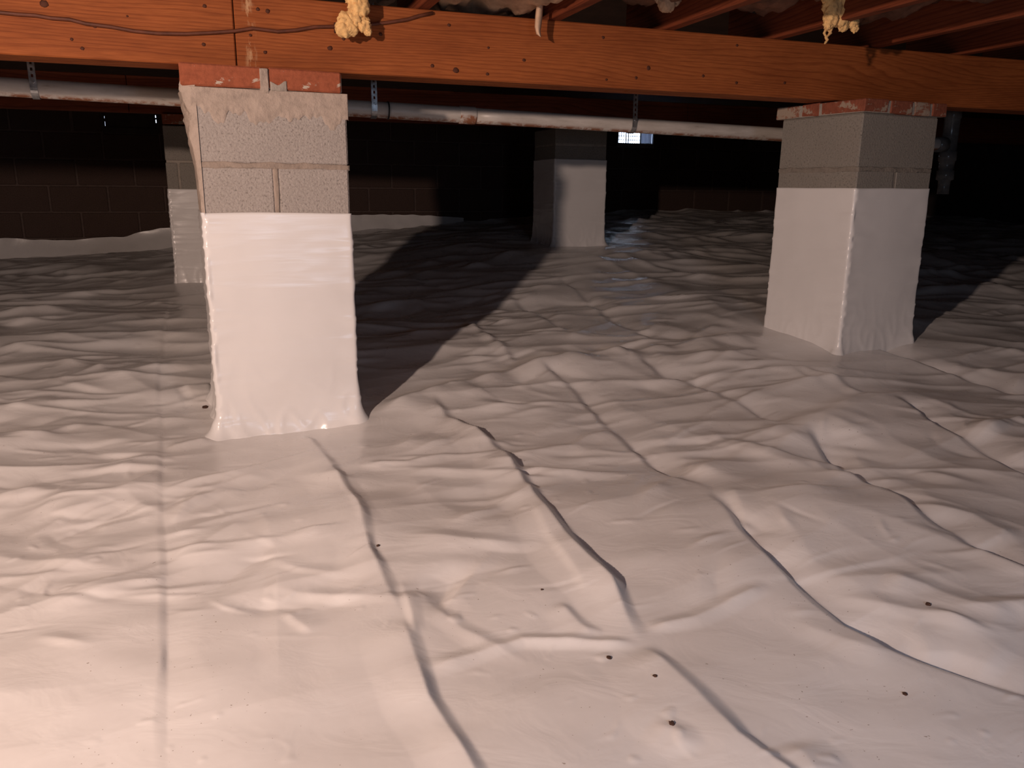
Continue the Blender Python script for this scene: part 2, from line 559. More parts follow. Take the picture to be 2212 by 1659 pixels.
def make_streaks(n=560, seed=23, fine=1.0, ymax=7.0):
    """Loose tapering wrinkles of the film: (points, height, left width, right width)."""
    rnd = random.Random(seed)
    out = []
    for k in range(n):
        y = math.exp(rnd.uniform(math.log(1.15), math.log(ymax)))
        u = rnd.uniform(-0.80, 0.80)
        x = u * y
        if any(math.hypot(x - c[0], y - c[1]) < r * 1.1 for c, r in PIER_BASES):
            continue
        if y < 1.9 and x > -0.5 and rnd.random() < 0.65:
            continue
        if x < -0.25:
            ang = radians(rnd.gauss(22, 16))
        elif x > 0.55 and rnd.random() < 0.6:
            ang = radians(rnd.gauss(-48, 15))
        else:
            ang = radians(rnd.gauss(10, 16))
        ln = fine * rnd.uniform(0.16, 0.52) * (0.6 + 0.22 * y)
        cv = rnd.gauss(0, 0.25)
        pts = []
        m = 5
        px, py, a = x, y, ang - cv * m / 2
        for i in range(m):
            pts.append((px, py))
            px += cos(a) * ln / (m - 1)
            py += sin(a) * ln / (m - 1)
            a += cv / 2
        if pts[0][1] < pts[-1][1]:
            pts.reverse()
        w = fine * rnd.uniform(0.012, 0.030) * (0.7 + 0.14 * y)
        h = w * rnd.uniform(0.22, 0.52)
        if rnd.random() < 0.3:
            h = -h * 0.8
        r = rnd.uniform(0.35, 1.0)
        wl, wr = (w, w * r) if rnd.random() < 0.5 else (w * r, w)
        out.append((pts, h, wl, wr))
    return out


def crease_height(X, Y):
    H = np.zeros_like(X)
    allp = [([(p.x, p.y) for p in (floor_at(*q) for q in pts)], a, l, r) for pts, a, l, r in CREASES] + make_streaks() + make_streaks(420, 57, 0.42, 4.5)
    for ci, (P, amp, wl, wr) in enumerate(allp):
        wide = 5 * max(wl, wr)
        xs = [p[0] for p in P]
        ys = [p[1] for p in P]
        m = (X > min(xs) - wide) & (X < max(xs) + wide) & (Y > min(ys) - wide) & (Y < max(ys) + wide)
        if not m.any():
            continue
        x, y = X[m], Y[m]
        best = np.full(x.shape, 1e9)
        sg = np.zeros(x.shape)
        al = np.zeros(x.shape)
        L = [0.0]
        for a, b in zip(P[:-1], P[1:]):
            L.append(L[-1] + math.hypot(b[0] - a[0], b[1] - a[1]))
        for k, (a, b) in enumerate(zip(P[:-1], P[1:])):
            dx, dy = b[0] - a[0], b[1] - a[1]
            l2 = dx * dx + dy * dy
            t = np.clip(((x - a[0]) * dx + (y - a[1]) * dy) / l2, 0, 1)
            ex, ey = x - a[0] - t * dx, y - a[1] - t * dy
            d = np.hypot(ex, ey)
            u = d < best
            best[u] = d[u]
            # travelling from far to near: positive = the picture's right
            sg[u] = np.sign(-(dx * ey - dy * ex))[u] * -1.0
            al[u] = (L[k] + t * math.sqrt(l2))[u]
        tot = L[-1]
        k_ = 0.10 if ci < len(CREASES) else 0.42
        taper = sstep(0, k_ * tot + 0.02, al) * sstep(0, k_ * tot + 0.02, tot - al)
        mod = 0.85 + 0.5 * pnoise(al * 9, 0 * al + ci * 3.3, 5)
        W = np.where(sg > 0, wr, wl) * (1 + 0.35 * pnoise(al * 6, 0 * al + ci, 8))
        q = best / W
        prof = 0.70 * np.clip(1 - q / 2.4, 0, 1) ** 1.2 + 0.30 * np.exp(-q * q * 0.6)
        H[m] += amp * taper * mod * prof
    return H


def wrinkles(X, Y, ang, ln, wd, seed, sharp=2.2):
    c, s = cos(ang), sin(ang)
    p = (X * c + Y * s) / ln
    q = (-X * s + Y * c) / wd
    q = q + 0.55 * pnoise(p * 0.9, q * 0.45, seed + 40)
    n = np.abs(pnoise(p, q, seed))
    return np.clip(1 - 2.2 * n, 0, 1) ** sharp




def floor_height(X, Y):
    h = base_h(X, Y)
    dist = np.hypot(X, Y)
    far = sstep(1.0, 2.6, dist)
    h = h + 0.026 * fbm(X * 1.3, Y * 1.7, 2, 3) * (0.45 + 0.55 * far)
    left = 1 - sstep(-0.9, 0.3, X)
    right = sstep(0.0, 1.2, X)
    patch = sstep(-0.35, 0.5, fbm(X * 1.3, Y * 1.3, 2, 21))
    quiet = np.ones_like(X)
    for (cx, cy), rr in PIER_BASES:
        d = np.hypot(X - cx, Y - cy)
        quiet *= 0.25 + 0.75 * sstep(rr * 0.8, rr * 1.7, d)
    w = 0.016 * wrinkles(X, Y, radians(14), 1.5, 0.42, 1, 1.4) * (0.35 + 0.65 * patch)
    w += 0.014 * wrinkles(X, Y, radians(24), 1.1, 0.30, 2, 1.4) * left
    w += 0.016 * wrinkles(X, Y, radians(-50), 1.3, 0.36, 4, 1.4) * right
    w += 0.010 * wrinkles(X, Y, radians(4), 0.8, 0.20, 3, 1.6) * far
    h = h + w * quiet * (0.15 + 0.85 * far)
    h = h + 0.0042 * fbm(X * 4, Y * 5, 2, 31) * quiet
    # small dents from the clods beneath
    den = pnoise(X * 26, Y * 26, 51)
    h = h + 0.0018 * sstep(0.45, 0.85, den) * sstep(-0.1, 0.4, pnoise(X * 3, Y * 3, 52))
    return h


def build_floor():
    u = np.concatenate([np.linspace(-1.35, -0.80, 50)[:-1], np.linspace(-0.80, 0.80, 620), np.linspace(0.80, 1.35, 50)[1:]])
    y0 = 0.42
    den = u * cos(TH) + sin(TH)
    ye = 7.4 / (1 - tan(TH) * u)
    ye = np.where(den > 0.02, np.minimum(ye, 7.0 / np.maximum(den, 0.02)), ye)
    ye = np.where(den < -0.02, np.minimum(ye, -3.5 / np.minimum(den, -0.02)), ye) - 0.004
    t = np.linspace(0, 1, 860)
    Y = y0 * (ye[:, None] / y0) ** t[None, :]
    X = Y * u[:, None]
    Z = floor_height(X, Y) + crease_height(X, Y)
    # the sheet turns up where it meets the rear wall
    dW = D_WALL - (X * FW.x + Y * FW.y)
    Z = Z + 0.03 * np.exp(-dW / 0.06)
    return grid_mesh('floor', np.stack([X, Y, Z], -1))


fl = tag(link('floor', build_floor(), M['liner']), 'wrinkled white plastic vapour barrier covering the crawl space ground', None, None, 'structure')
FL_X = None


def fz(x, y):
    x = np.array([x], float)
    y = np.array([y], float)
    return float((floor_height(x, y) + crease_height(x, y))[0])


# the rest of the sheet, behind and beside the photographer
bm = bmesh.new()
c = [ab(-3.5, -4.0, -0.06), ab(7.0, -4.0, -0.06), ab(7.0, D_WALL, -0.06), ab(-3.5, D_WALL, -0.06)]
bm.faces.new([bm.verts.new(p) for p in c])
bmesh.ops.subdivide_edges(bm, edges=list(bm.edges), cuts=6, use_grid_fill=True)
apron = tag(link('liner_apron', bm_mesh(bm, 'liner_apron'), M['liner'], fl))

# ------------------------------------------------------------------ room shell
CEIL = 1.20 + 0.184


def slab(name, a0, a1, b0, b1, z0, z1, mat, parent=None, kind='structure'):
    me = box_mesh(name, a1 - a0, b1 - b0, z1 - z0, 0)
    o = link(name, me, mat, parent, ab(a0, b0, z0), TH)
    return tag(o, kind=kind) if kind else o


slab('ceiling', -3.6, 7.1, -4.1, D_WALL + 0.2, CEIL, CEIL + 0.03, M['subfloor'])
slab('wall_left', -3.7, -3.5, -4.1, D_WALL + 0.2, -0.3, CEIL, M['earth_wall'])
slab('wall_right', 7.0, 7.2, -4.1, D_WALL + 0.2, -0.3, CEIL, M['earth_wall'])
slab('wall_front', -3.5, 7.0, -4.2, -4.0, -0.3, CEIL, M['earth_wall'])
bl = thing('wall_back', None, None, ab(0, D_WALL, 0), TH)
tag(bl, kind='structure')
# mortar core with two vent openings left free
VENT_Z0, VENT_Z1 = 1.095, 1.29
V1, V2 = (3.555, 3.945), (-0.765, -0.375)
core = bmesh.new()
for a0, a1, z0, z1 in ((-3.5, 7.0, -0.3, VENT_Z0), (-3.5, V2[0], VENT_Z0, VENT_Z1), (V2[1], V1[0], VENT_Z0, VENT_Z1),
                       (V1[1], 7.0, VENT_Z0, VENT_Z1), (-3.5, 7.0, VENT_Z1, CEIL)):
    r = bmesh.ops.create_cube(core, size=1.0)
    for v in r['verts']:
        v.co = Vector((a0 + (v.co.x + .5) * (a1 - a0), 0.006 + (v.co.y + .5) * 0.19, z0 + (v.co.z + .5) * (z1 - z0)))
link('mortar', bm_mesh(core, 'mortar'), M['walljoint'], bl)
wb_full = box_mesh('wall_block', 0.388, 0.05, 0.185, 0.006)
wb_full.materials.append(M['wallblock'])
wb_half = box_mesh('wall_block_half', 0.188, 0.05, 0.185, 0.006)
wb_half.materials.append(M['wallblock'])
for r in range(7):
    z = 1.10 - 0.195 * r
    if z + 0.185 < 0.1:
        break
    off = 0.2 if r % 2 else 0.0
    a = -0.97 - off - 0.4 * 6
    while a < 6.8:
        a_ = a
        a += 0.4
        if a_ < -3.5:
            continue
        if r == 0 and (V1[0] - 0.39 < a_ < V1[1] or V2[0] - 0.39 < a_ < V2[1]):
            continue
        link('block', wb_full, None, bl, (a_, 0.0 + random.uniform(-0.002, 0.002), z))
# filler pieces beside the vents
for v in (V1, V2):
    for s, x in ((-1, v[0] - 0.193), (1, v[1] + 0.005)):
        link('block', wb_half, None, bl, (x, 0.0, 1.10))
slab('trim_1', -3.5, 7.0, D_WALL - 0.02, D_WALL + 0.10, VENT_Z1 + 0.003, CEIL - 0.002, M['subfloor'])

# turned up edge of the sheet against the rear wall
def skirt(name, pts, seed):
    """pts: (px, y_top, y_bottom) along the wall."""
    pts = sorted(pts)
    n = 90
    px = np.linspace(pts[0][0], pts[-1][0], n)
    yt = np.interp(px, [p[0] for p in pts], [p[1] for p in pts])
    yb = np.interp(px, [p[0] for p in pts], [p[2] for p in pts])
    G = np.zeros((n, 7, 3))
    for i in range(n):
        pt = on_b(px[i], yt[i], D_WALL)
        pb = on_b(px[i], yb[i], D_WALL)
        a = pt @ RT
        zb = min(pb.z, pt.z - 0.01) - 0.14
        for j in range(7):
            t = j / 6
            z = pt.z + (zb - pt.z) * t
            b = D_WALL - 0.014 - 0.10 * t ** 1.5 - 0.012 * abs(float(pnoise(a * 7, t * 2.0, seed)))
            q = ab(a, b, z + 0.008 * float(pnoise(a * 9, 0.3, seed + 1)))
            G[i, j] = q
    return grid_mesh(name, G)


link('liner_edge', skirt('liner_edge', [(-260, 520, 560), (0, 514, 556), (60, 518, 550), (150, 520, 524), (200, 514, 519), (270, 510, 516), (300, 503, 516), (345, 491, 512), (450, 488, 508)], 61), M['liner'], fl)
link('liner_edge', skirt('liner_edge', [(640, 470, 490), (760, 465, 485), (860, 463, 478), (960, 467, 471), (1000, 470, 472)], 64), M['liner'], fl)
link('liner_edge', skirt('liner_edge', [(1455, 459, 461), (1480, 456, 463), (1560, 458, 468), (1640, 462, 474), (1760, 466, 480), (1900, 470, 484)], 67), M['liner'], fl)


# ------------------------------------------------------------------ foundation vents
def vent(name, label, a0, a1, fmat):
    o = thing(name, label, 'vent', ab(a0, D_WALL, VENT_Z0), TH)
    wd, ht = a1 - a0, VENT_Z1 - VENT_Z0
    bm = bmesh.new()
    def bx(x0, x1, z0, z1, y0=-0.004, y1=0.03):
        r = bmesh.ops.create_cube(bm, size=1.0)
        for v in r['verts']:
            v.co = Vector((x0 + (v.co.x + .5) * (x1 - x0), y0 + (v.co.y + .5) * (y1 - y0), z0 + (v.co.z + .5) * (z1 - z0)))
    bx(0, wd, 0, 0.040)
    bx(0, wd, ht - 0.012, ht)
    bx(0, 0.012, 0.03, ht)
    bx(wd - 0.012, wd, 0.03, ht)
    link('frame', bm_mesh(bm, 'vent_frame'), fmat, o)
    return o, wd, ht


ov, wd, ht = vent('foundation_vent', 'daylit screened vent high in the rear wall below the white pipe', *V1, M['steel'])
for i in range(10):
    link('bar', box_mesh('bar', 0.004 if i not in (3, 4) else 0.009, 0.006, ht - 0.05, 0), M['steel'], ov, (0.034 + i * 0.0235, 0.030, 0.039))
for k in range(4):
    link('crossbar', box_mesh('crossbar', 0.235, 0.005, 0.005, 0), M['steel'], ov, (0.012, 0.036, 0.068 + 0.034 * k))
link('divider', box_mesh('divider', 0.012, 0.02, ht - 0.05, 0), M['steel'], ov, (0.245, 0.012, 0.039))
G = np.zeros((14, 10, 3))
for i in range(14):
    for j in range(10):
        x, z = 0.257 + i / 13 * 0.12, 0.040 + j / 9 * (ht - 0.052)
        G[i, j] = (x, 0.020 + 0.012 * float(pnoise(x * 40, z * 9, 71)), z)
fm, nt_, p_ = newmat('translucent_plastic_film')
p_.inputs['Base Color'].default_value = (0.55, 0.58, 0.66, 1)
p_.inputs['Roughness'].default_value = 0.4
p_.inputs['Transmission Weight'].default_value = 0.0
_tr = node(nt_, 'ShaderNodeBsdfTranslucent', {'Color': (0.10, 0.11, 0.14, 1)})
_mx = node(nt_, 'ShaderNodeMixShader', {0: 0.6, 1: p_.outputs[0], 2: _tr.outputs[0]})
nt_.links.new(_mx.outputs[0], nt_.nodes['Material Output'].inputs[0])
link('plastic_film', grid_mesh('plastic_film', G), fm, ov)

oc, wd, ht = vent('foundation_vent', 'closed vent in the dark rear wall leaking thin slits of daylight', *V2, M['earth_wall'])
bm = bmesh.new()
def lid(x0, x1, z0, z1):
    r = bmesh.ops.create_cube(bm, size=1.0)
    for v in r['verts']:
        v.co = Vector((x0 + (v.co.x + .5) * (x1 - x0), 0.012 + (v.co.y + .5) * 0.012, z0 + (v.co.z + .5) * (z1 - z0)))
lid(0.020, wd - 0.018, 0.030, ht - 0.008)
lid(0.006, 0.021, 0.030, 0.050)
lid(0.006, 0.021, 0.082, 0.105)
lid(0.006, 0.021, 0.122, ht - 0.022)
lid(0.006, 0.021, ht - 0.016, ht)
lid(0.006, 0.0175, 0.05, ht)
lid(wd - 0.0185, wd - 0.006, 0.030, 0.085)
lid(wd - 0.0185, wd - 0.006, 0.108, 0.122)
lid(wd - 0.0185, wd - 0.006, 0.140, ht)
lid(wd - 0.0125, wd - 0.006, 0.03, ht)
link('damper', bm_mesh(bm, 'damper'), M['earth_wall'], oc)

# ------------------------------------------------------------------ girders
def knots(parent, loc0, spots, b):
    for px, py, r in spots:
        p = on_b(px, py, b)
        q = p - loc0
        bm = bmesh.new()
        bmesh.ops.create_uvsphere(bm, u_segments=9, v_segments=5, radius=1.0)
        for v in bm.verts:
            v.co = Vector((v.co.x * r * random.uniform(0.85, 1.2), v.co.y * 0.0022, v.co.z * r * random.uniform(0.75, 1.05)))
        link('nail_head', bm_mesh(bm, 'nail_head', True), M['knot'], parent, (q @ RT, q @ FW, q.z))


BZ0, BZ1 = 1.0155, 1.1995
a_seam = on_b(507, 70, D_BEAM) @ RT
gird = thing('wooden_girder', 'long orange pine girder resting on the two near block piers', 'beam', ab(a_seam, D_BEAM, BZ0), TH)
H = BZ1 - BZ0
for nm, x0, x1, y0 in (('board', -2.2, -0.0012, 0.0), ('board', 0.0012, 3.6, 0.0006), ('board', 3.602, 6.8, 0.0), ('board', -2.2, 1.2, 0.041), ('board', 1.203, 6.8, 0.041), ('board', -2.2, 2.6, 0.082), ('board', 2.603, 6.8, 0.082)):
    me = box_mesh('board', x1 - x0, 0.038, H, 0.003)
    me.transform(Matrix.Translation((x0, y0, 0)))
    link(nm, me, M['wood'], gird)
SPOTS = [(95, 8, .010), (442, 13, .0055), (440, 96, .0055), (557, 20, .005), (578, 24, .006), (541, 76, .004), (573, 113, .005),
         (178, 105, .005), (205, 57, .005), (713, 104, .007), (742, 83, .0055), (822, 74, .0055), (970, 54, .005), (1055, 103, .004),
         (934, 142, .0055), (985, 152, .009), (1053, 160, .005), (1132, 130, .0055), (1303, 81, .005), (1401, 147, .007), (1374, 168, .005),
         (1592, 98, .005), (1519, 164, .005), (1591, 179, .005), (1695, 179, .005), (155, 85, .004), (275, 35, .003), (1310, 172, .004)]
knots(gird, ab(a_seam, D_BEAM, BZ0), SPOTS, D_BEAM)

g2b = FW.to_2d() @ Vector((0.2615, 5.2314)) + 0.03
g2 = thing('wooden_girder', 'dark far girder carried by the two rear block piers', 'beam', ab(0, g2b, 1.085), TH)
for x0, x1, y0 in ((-3.4, -0.4, 0), (-0.397, 3.0, 0), (3.003, 6.9, 0), (-3.4, 1.0, .042), (1.003, 6.9, .042)):
    me = box_mesh('board', x1 - x0, 0.038, 0.184, 0.003)
    me.transform(Matrix.Translation((x0, y0, 0)))
    link('board', me, M['joist'], g2)

# ------------------------------------------------------------------ floor joists over the near girder
JA = [0.19, 0.597, 1.005, 1.400, 1.816, 2.240, 2.650, 3.060]
JN = ['first', 'second', 'third', 'fourth', 'fifth', 'sixth', 'seventh', 'eighth']
for i, a in enumerate(JA):
    me = box_mesh('floor_joist', 2.62, 0.038, 0.1825, 0.003)
    o = link('floor_joist', me, M['joist'], None, ab(a + 0.019, 0.05, 1.2), TH + pi / 2)
    tag(o, 'reddish floor joist over the girder, ' + JN[i] + ' counting from the left', 'joist', 'floor joists above the near girder')


# ------------------------------------------------------------------ insulation between the joists
def batt(name, label, a0, a1, b0, b1, zlow, mat, seed, ragged=0.03):
    n, m = 40, 70
    A = np.linspace(a0, a1, n)
    B = np.linspace(b0, b1, m)
    AA, BB = np.meshgrid(A, B, indexing='ij')
    low = zlow + 0.030 * fbm(AA * 7, BB * 5, 3, seed) + 0.022 * np.abs(pnoise(AA * 18, BB * 14, seed + 3))
    edge = sstep(0, 0.05, AA - a0) * sstep(0, 0.05, a1 - AA)
    low = np.minimum(low + 0.03 * (1 - edge), 1.36)
    low = np.maximum(low, 1.203 + 0.004)
    end = ragged * pnoise(AA * 16, BB * 0 + 0.5, seed + 7) + ragged * 0.6 * pnoise(AA * 45, BB * 0 + 0.5, seed + 8)
    BB2 = BB + end * sstep(b0 + (b1 - b0) * 0.6, b1, BB)
    top = np.full_like(low, 1.380)
    def pts(Z):
        return np.stack([AA * RT.x + BB2 * FW.x, AA * RT.y + BB2 * FW.y, Z], -1)
    P = np.concatenate([pts(low), pts(top)[::-1]], 0)
    me = grid_mesh(name, P, closed_u=True)
    bm = bmesh.new()
    bm.from_mesh(me)
    bmesh.ops.holes_fill(bm, edges=[e for e in bm.edges if e.is_boundary], sides=0)
    bmesh.ops.recalc_face_normals(bm, faces=bm.faces)
    bm.to_mesh(me)
    bm.free()
    o = link(name, me, mat)
    return tag(o, label, 'insulation', 'insulation between the joists')


jw = 0.021
batt('insulation_batt', 'pale torn insulation batt in the leftmost joist bay', JA[0] + jw, JA[1] - jw, 0.6, 2.56, 1.232, M['paper'], 80)
batt('insulation_batt', 'tan ragged insulation batt in the bay behind the hanging paper strip', JA[1] + jw, JA[2] - jw, 0.6, 2.52, 1.222, M['paper'], 84)
batt('insulation_batt', 'dark reddish insulation paper in the third joist bay', JA[2] + jw, JA[3] - jw, 0.6, 2.40, 1.262, M['paper_dark'], 88)
batt('insulation_batt', 'dark torn insulation paper in the bay left of the big yellow tuft', JA[3] + jw, JA[4] - jw, 0.6, 2.36, 1.268, M['paper_dark'], 92)
batt('insulation_batt', 'dark insulation paper with holes right of the big yellow tuft', JA[4] + jw, JA[5] - jw, 0.6, 2.42, 1.266, M['paper_dark'], 96)
batt('insulation_batt', 'dark insulation paper in the bay at the upper right corner', JA[5] + jw, JA[6] - jw, 0.6, 2.36, 1.27, M['paper_dark'], 99)


def tuft(name, label, px, py, b, spots, tails=()):
    """spots: (dx px, dy px, r px) about the centre, turned into lumps of glass wool."""
    c = on_b(px, py, b)
    s = (c - EYE).length / F_PX
    o = thing(name, label, 'insulation', c, TH, 'loose insulation tufts')
    rnd = random.Random(px)
    bm = bmesh.new()
    for dx, dy, r in spots:
        ret = bmesh.ops.create_icosphere(bm, subdivisions=4, radius=1.0)
        off = Vector((rnd.random() * 30, rnd.random() * 30, 0))
        for v in ret['verts']:
            n = v.co.normalized()
            k = 1 + 0.22 * float(pnoise(n.x * 2.2 + off.x, n.z * 2.2 + n.y * 1.7 + off.y, 3)) \
                + 0.20 * abs(float(pnoise(n.x * 6 + off.x, n.z * 6 + n.y * 5 + off.y, 5))) \
                + 0.10 * float(pnoise(n.x * 15 + off.y, n.z * 15 + n.y * 13, 6))
            v.co = Vector((dx * s, rnd.uniform(-.001, .001), -dy * s)) + Vector((n.x * r, n.y * r * 0.8, n.z * r)) * k * s
    link('wool', bm_mesh(bm, 'wool', True), M['fluff'], o)
    for path in tails:
        pts = [Vector((x * s, 0.004 * sin(i * 2.1), -y * s)) for i, (x, y) in enumerate(path)]
        rr = [0.0050 * (1 - 0.55 * i / len(pts)) for i in range(len(pts))]
        link('strand', tube_mesh('strand', pts, rr, 6), M['fluff'], o)
    return o


tuft('insulation_tuft', 'yellow insulation tuft hanging over the girder above the front pier', 762, 34, D_BEAM - 0.06,
     [(6, -36, 20), (12, -16, 20), (4, 4, 17), (-12, 10, 16), (-18, 24, 16), (-6, 22, 15), (20, 14, 14), (28, 26, 8), (8, -60, 22)])
tuft('insulation_tuft', 'larger shaggy yellow insulation tuft hanging between joists at upper right', 1816, 18, 2.10,
     [(-22, -20, 20), (0, -24, 24), (22, -18, 18), (-18, 0, 18), (6, 2, 20), (26, 6, 15), (-20, 18, 14), (4, 16, 16), (30, 20, 12), (36, 30, 8), (-24, 30, 9), (10, 30, 9)],
     [[(-20, 26), (-26, 36), (-18, 44), (-28, 52), (-22, 58), (-30, 62)], [(-10, 24), (-14, 34), (-20, 42), (-24, 50)], [(34, 24), (38, 34), (34, 40)],
      [(-24, 30), (-30, 44), (-24, 56), (-28, 60)]])
# grey scraps of torn paper and wool wedged under the joists
for px, py, r, lab in ((1440, 6, 17, 'grey insulation lump at the upper middle, right of the paper strip'),
                       (1502, -2, 15, 'grey insulation lump touching the upper picture edge')):
    t_ = tuft('insulation_tuft', lab, px, py, D_BEAM - 0.12, [(0, 0, r), (r * 0.9, -r * 0.5, r * 0.8), (-r * 0.8, -r * 0.6, r * 0.7)])
    for ch in t_.children:
        ch.data.materials.clear()
        ch.data.materials.append(M['paper'])

# strip of paper hanging in front of the girder
pts = [(1166, -60, 10), (1167, -20, 10), (1166, 10, 9), (1164, 35, 10), (1162, 58, 9), (1163, 70, 6), (1168, 80, 1)]
G = np.zeros((len(pts), 7, 3))
for i, (px, py, hw) in enumerate(pts):
    for j in range(7):
        t = j / 6 * 2 - 1
        q = on_b(px + hw * t * 0.8, py - (4 * t if i == 5 else 0), D_BEAM - 0.07 - 0.010 * (1 - t * t))
        G[i, j] = q
me = grid_mesh('paper_strip', G)
o = tag(link('paper_strip', me, M['shred']), 'narrow curled pale paper strip hanging in front of the girder', 'paper')
md = o.modifiers.new('solid', 'SOLIDIFY')
md.thickness = 0.0012

# ------------------------------------------------------------------ cable along the girder
wp = [(-260, 0), (-120, 14), (0, 27), (40, 31), (75, 33), (110, 39), (150, 42), (185, 51), (240, 58), (290, 67), (340, 72), (400, 73), (450, 71), (507, 67), (545, 61), (600, 68), (640, 65),
      (680, 58), (725, 57), (765, 58), (800, 53), (840, 48), (880, 42), (905, 34), (935, 28)]
cab = thing('electric_cable', 'thin dark cable sagging along the face of the near girder', 'cable', on_b(507, 67, D_BEAM), TH)
inv = Matrix.Rotation(-TH, 4, 'Z')
pl = []
for px, py in wp:
    q = inv @ (on_b(px, py, D_BEAM - 0.0052) - on_b(507, 67, D_BEAM))
    pl.append(q)
link('sheath', tube_mesh('sheath', pl, 0.0048, 8), M['wire'], cab)
q = inv @ (on_b(724, 60, D_BEAM - 0.006) - on_b(507, 67, D_BEAM))
link('staple', box_mesh('staple', 0.006, 0.012, 0.026, 0.001, 0, 'c'), M['knot'], cab, q)

# ------------------------------------------------------------------ drain pipe with its straps
PX = [(-200, 176), (0, 187), (380, 211), (760, 239), (1025, 254), (1340, 270), (1690, 290), (2040, 345 - 27)]
P0 = on_b(0, 187, D_PIPE)
P1 = on_b(1690, 291, D_PIPE)
ax = (P1 - P0)
slope = ax.z / (ax @ RT)
zA = P0.z - slope * (P0 @ RT)


def pipe_pt(a):
    return ab(a, D_PIPE, zA + slope * a)


a_of = lambda px, py: on_b(px, py, D_PIPE) @ RT
PR = 0.0295
a_tee = a_of(2046, 345)
cuts = [a_of(-420, 170), a_of(838, 243), a_of(1026, 256), a_tee]
org = pipe_pt(0)
pipe = thing('drain_pipe', 'long white plastic drain pipe hung on straps behind the girder', 'pipe', org, TH)


def loc(p):
    return inv @ (p - org)


names = []
for i, (s, e) in enumerate(zip(cuts[:-1], cuts[1:])):
    n = 24
    # origin on the axis so that the grime follows the underside
    mid = (s + e) / 2
    hl = (e - s) / 2 * sqrt(1 + slope * slope)
    me = tube_mesh('pipe_section', [Vector((-hl + 2 * hl * k / n, 0, 0)) for k in range(n + 1)], PR * (1.0 if i != 1 else 1.03), 24)
    link('pipe_section', me, M['pvc'], pipe, loc(pipe_pt(mid))).rotation_euler = (0, -math.atan(slope), 0)
me = tube_mesh('coupling_ring', [inv @ (pipe_pt(cuts[1] - 0.003) - org), inv @ (pipe_pt(cuts[1] + 0.002) - org)], PR * 1.10, 24)
link('seal_ring', me, M['rubber'], pipe)
hub = [inv @ (pipe_pt(cuts[2] + d) - org) for d in (-0.065, -0.062, -0.004, 0.0)]
link('coupling', tube_mesh('coupling', hub, [PR * 1.07, PR * 1.12, PR * 1.12, PR * 1.07], 24), M['pvc'], pipe)
# vertical cleanout tee at the far right
tb = pipe_pt(a_tee) + FW * 0.0
tl = loc(tb)
prof = [(0.36, .026), (0.175, .026), (0.17, .038), (0.125, .040), (0.12, .036), (0.05, .036), (-0.03, .036), (-0.032, .041), (-0.075, .041), (-0.078, .036), (-0.12, .034), (-0.123, .040), (-0.165, .040), (-0.17, .028), (-0.20, .027), (-0.235, .027)]
link('tee_fitting', tube_mesh('tee_fitting', [tl + Vector((0, 0, d)) for d, r in prof], [r for d, r in prof], 20), M['pvc_grey'], pipe)
link('tee_branch', tube_mesh('tee_branch', [tl + Vector((-0.085, 0, 0)), tl + Vector((-0.03, 0, 0))], 0.036, 20), M['pvc_grey'], pipe)


def strap(label, px, py, ztop):
    a = a_of(px, py)
    c = pipe_pt(a)
    o = thing('pipe_strap', label, 'strap', c, TH, 'metal straps holding the drain pipe')
    r = PR + 0.0022
    path = [(-r * 0.1, ztop - c.z), (-r, 0.05)]
    # straight part down to the front of the pipe, then round underneath and up the back
    L = ztop - c.z
    step = 0.0195
    P = []
    z = L
    while z > 0.012:
        P.append((-r - 0.001 + 0.35 * max(0, z - 0.02) * 0.03, z))
        z -= step / 2
    for k in range(0, 15):
        th = pi - 0.0 + k / 14 * pi * 1.15
        P.append((r * cos(th), r * sin(th)))
    wv, hw = 0.0105, 0.0034
    bm = bmesh.new()
    def V(x, pt, out=0.0):
        return bm.verts.new(Vector((x, pt[0], pt[1])))
    # cells of two steps each with a square hole
    i = 0
    rows = []
    for j, pt in enumerate(P):
        rows.append([V(x, pt) for x in (-wv, -hw, hw, wv)])
    for j in range(len(rows) - 1):
        for k in range(3):
            if k == 1 and j % 2 == 0 and P[j][1] > 0.03:
                continue                      # the punched holes
            bm.faces.new((rows[j][k], rows[j][k + 1], rows[j + 1][k + 1], rows[j + 1][k]))
    me = bm_mesh(bm, 'strap_band')
    b = link('band', me, M['steel'], o)
    md = b.modifiers.new('solid', 'SOLIDIFY')
    md.thickness = 0.0014
    bm = bmesh.new()
    bmesh.ops.create_cone(bm, segments=8, radius1=0.005, radius2=0.004, depth=0.006, cap_ends=True)
    link('bolt', bm_mesh(bm, 'bolt'), M['steel'], o, (0.002, -r - 0.004, 0.018)).rotation_euler = (pi / 2, 0, 0)
    return o


strap('perforated metal strap holding the white pipe left of the front pier', 77, 192, 1.36)
strap('perforated metal strap holding the pipe just right of the front pier', 806, 241, 1.36)
strap('perforated metal strap holding the pipe above the small daylit vent', 1363, 271, 1.36)


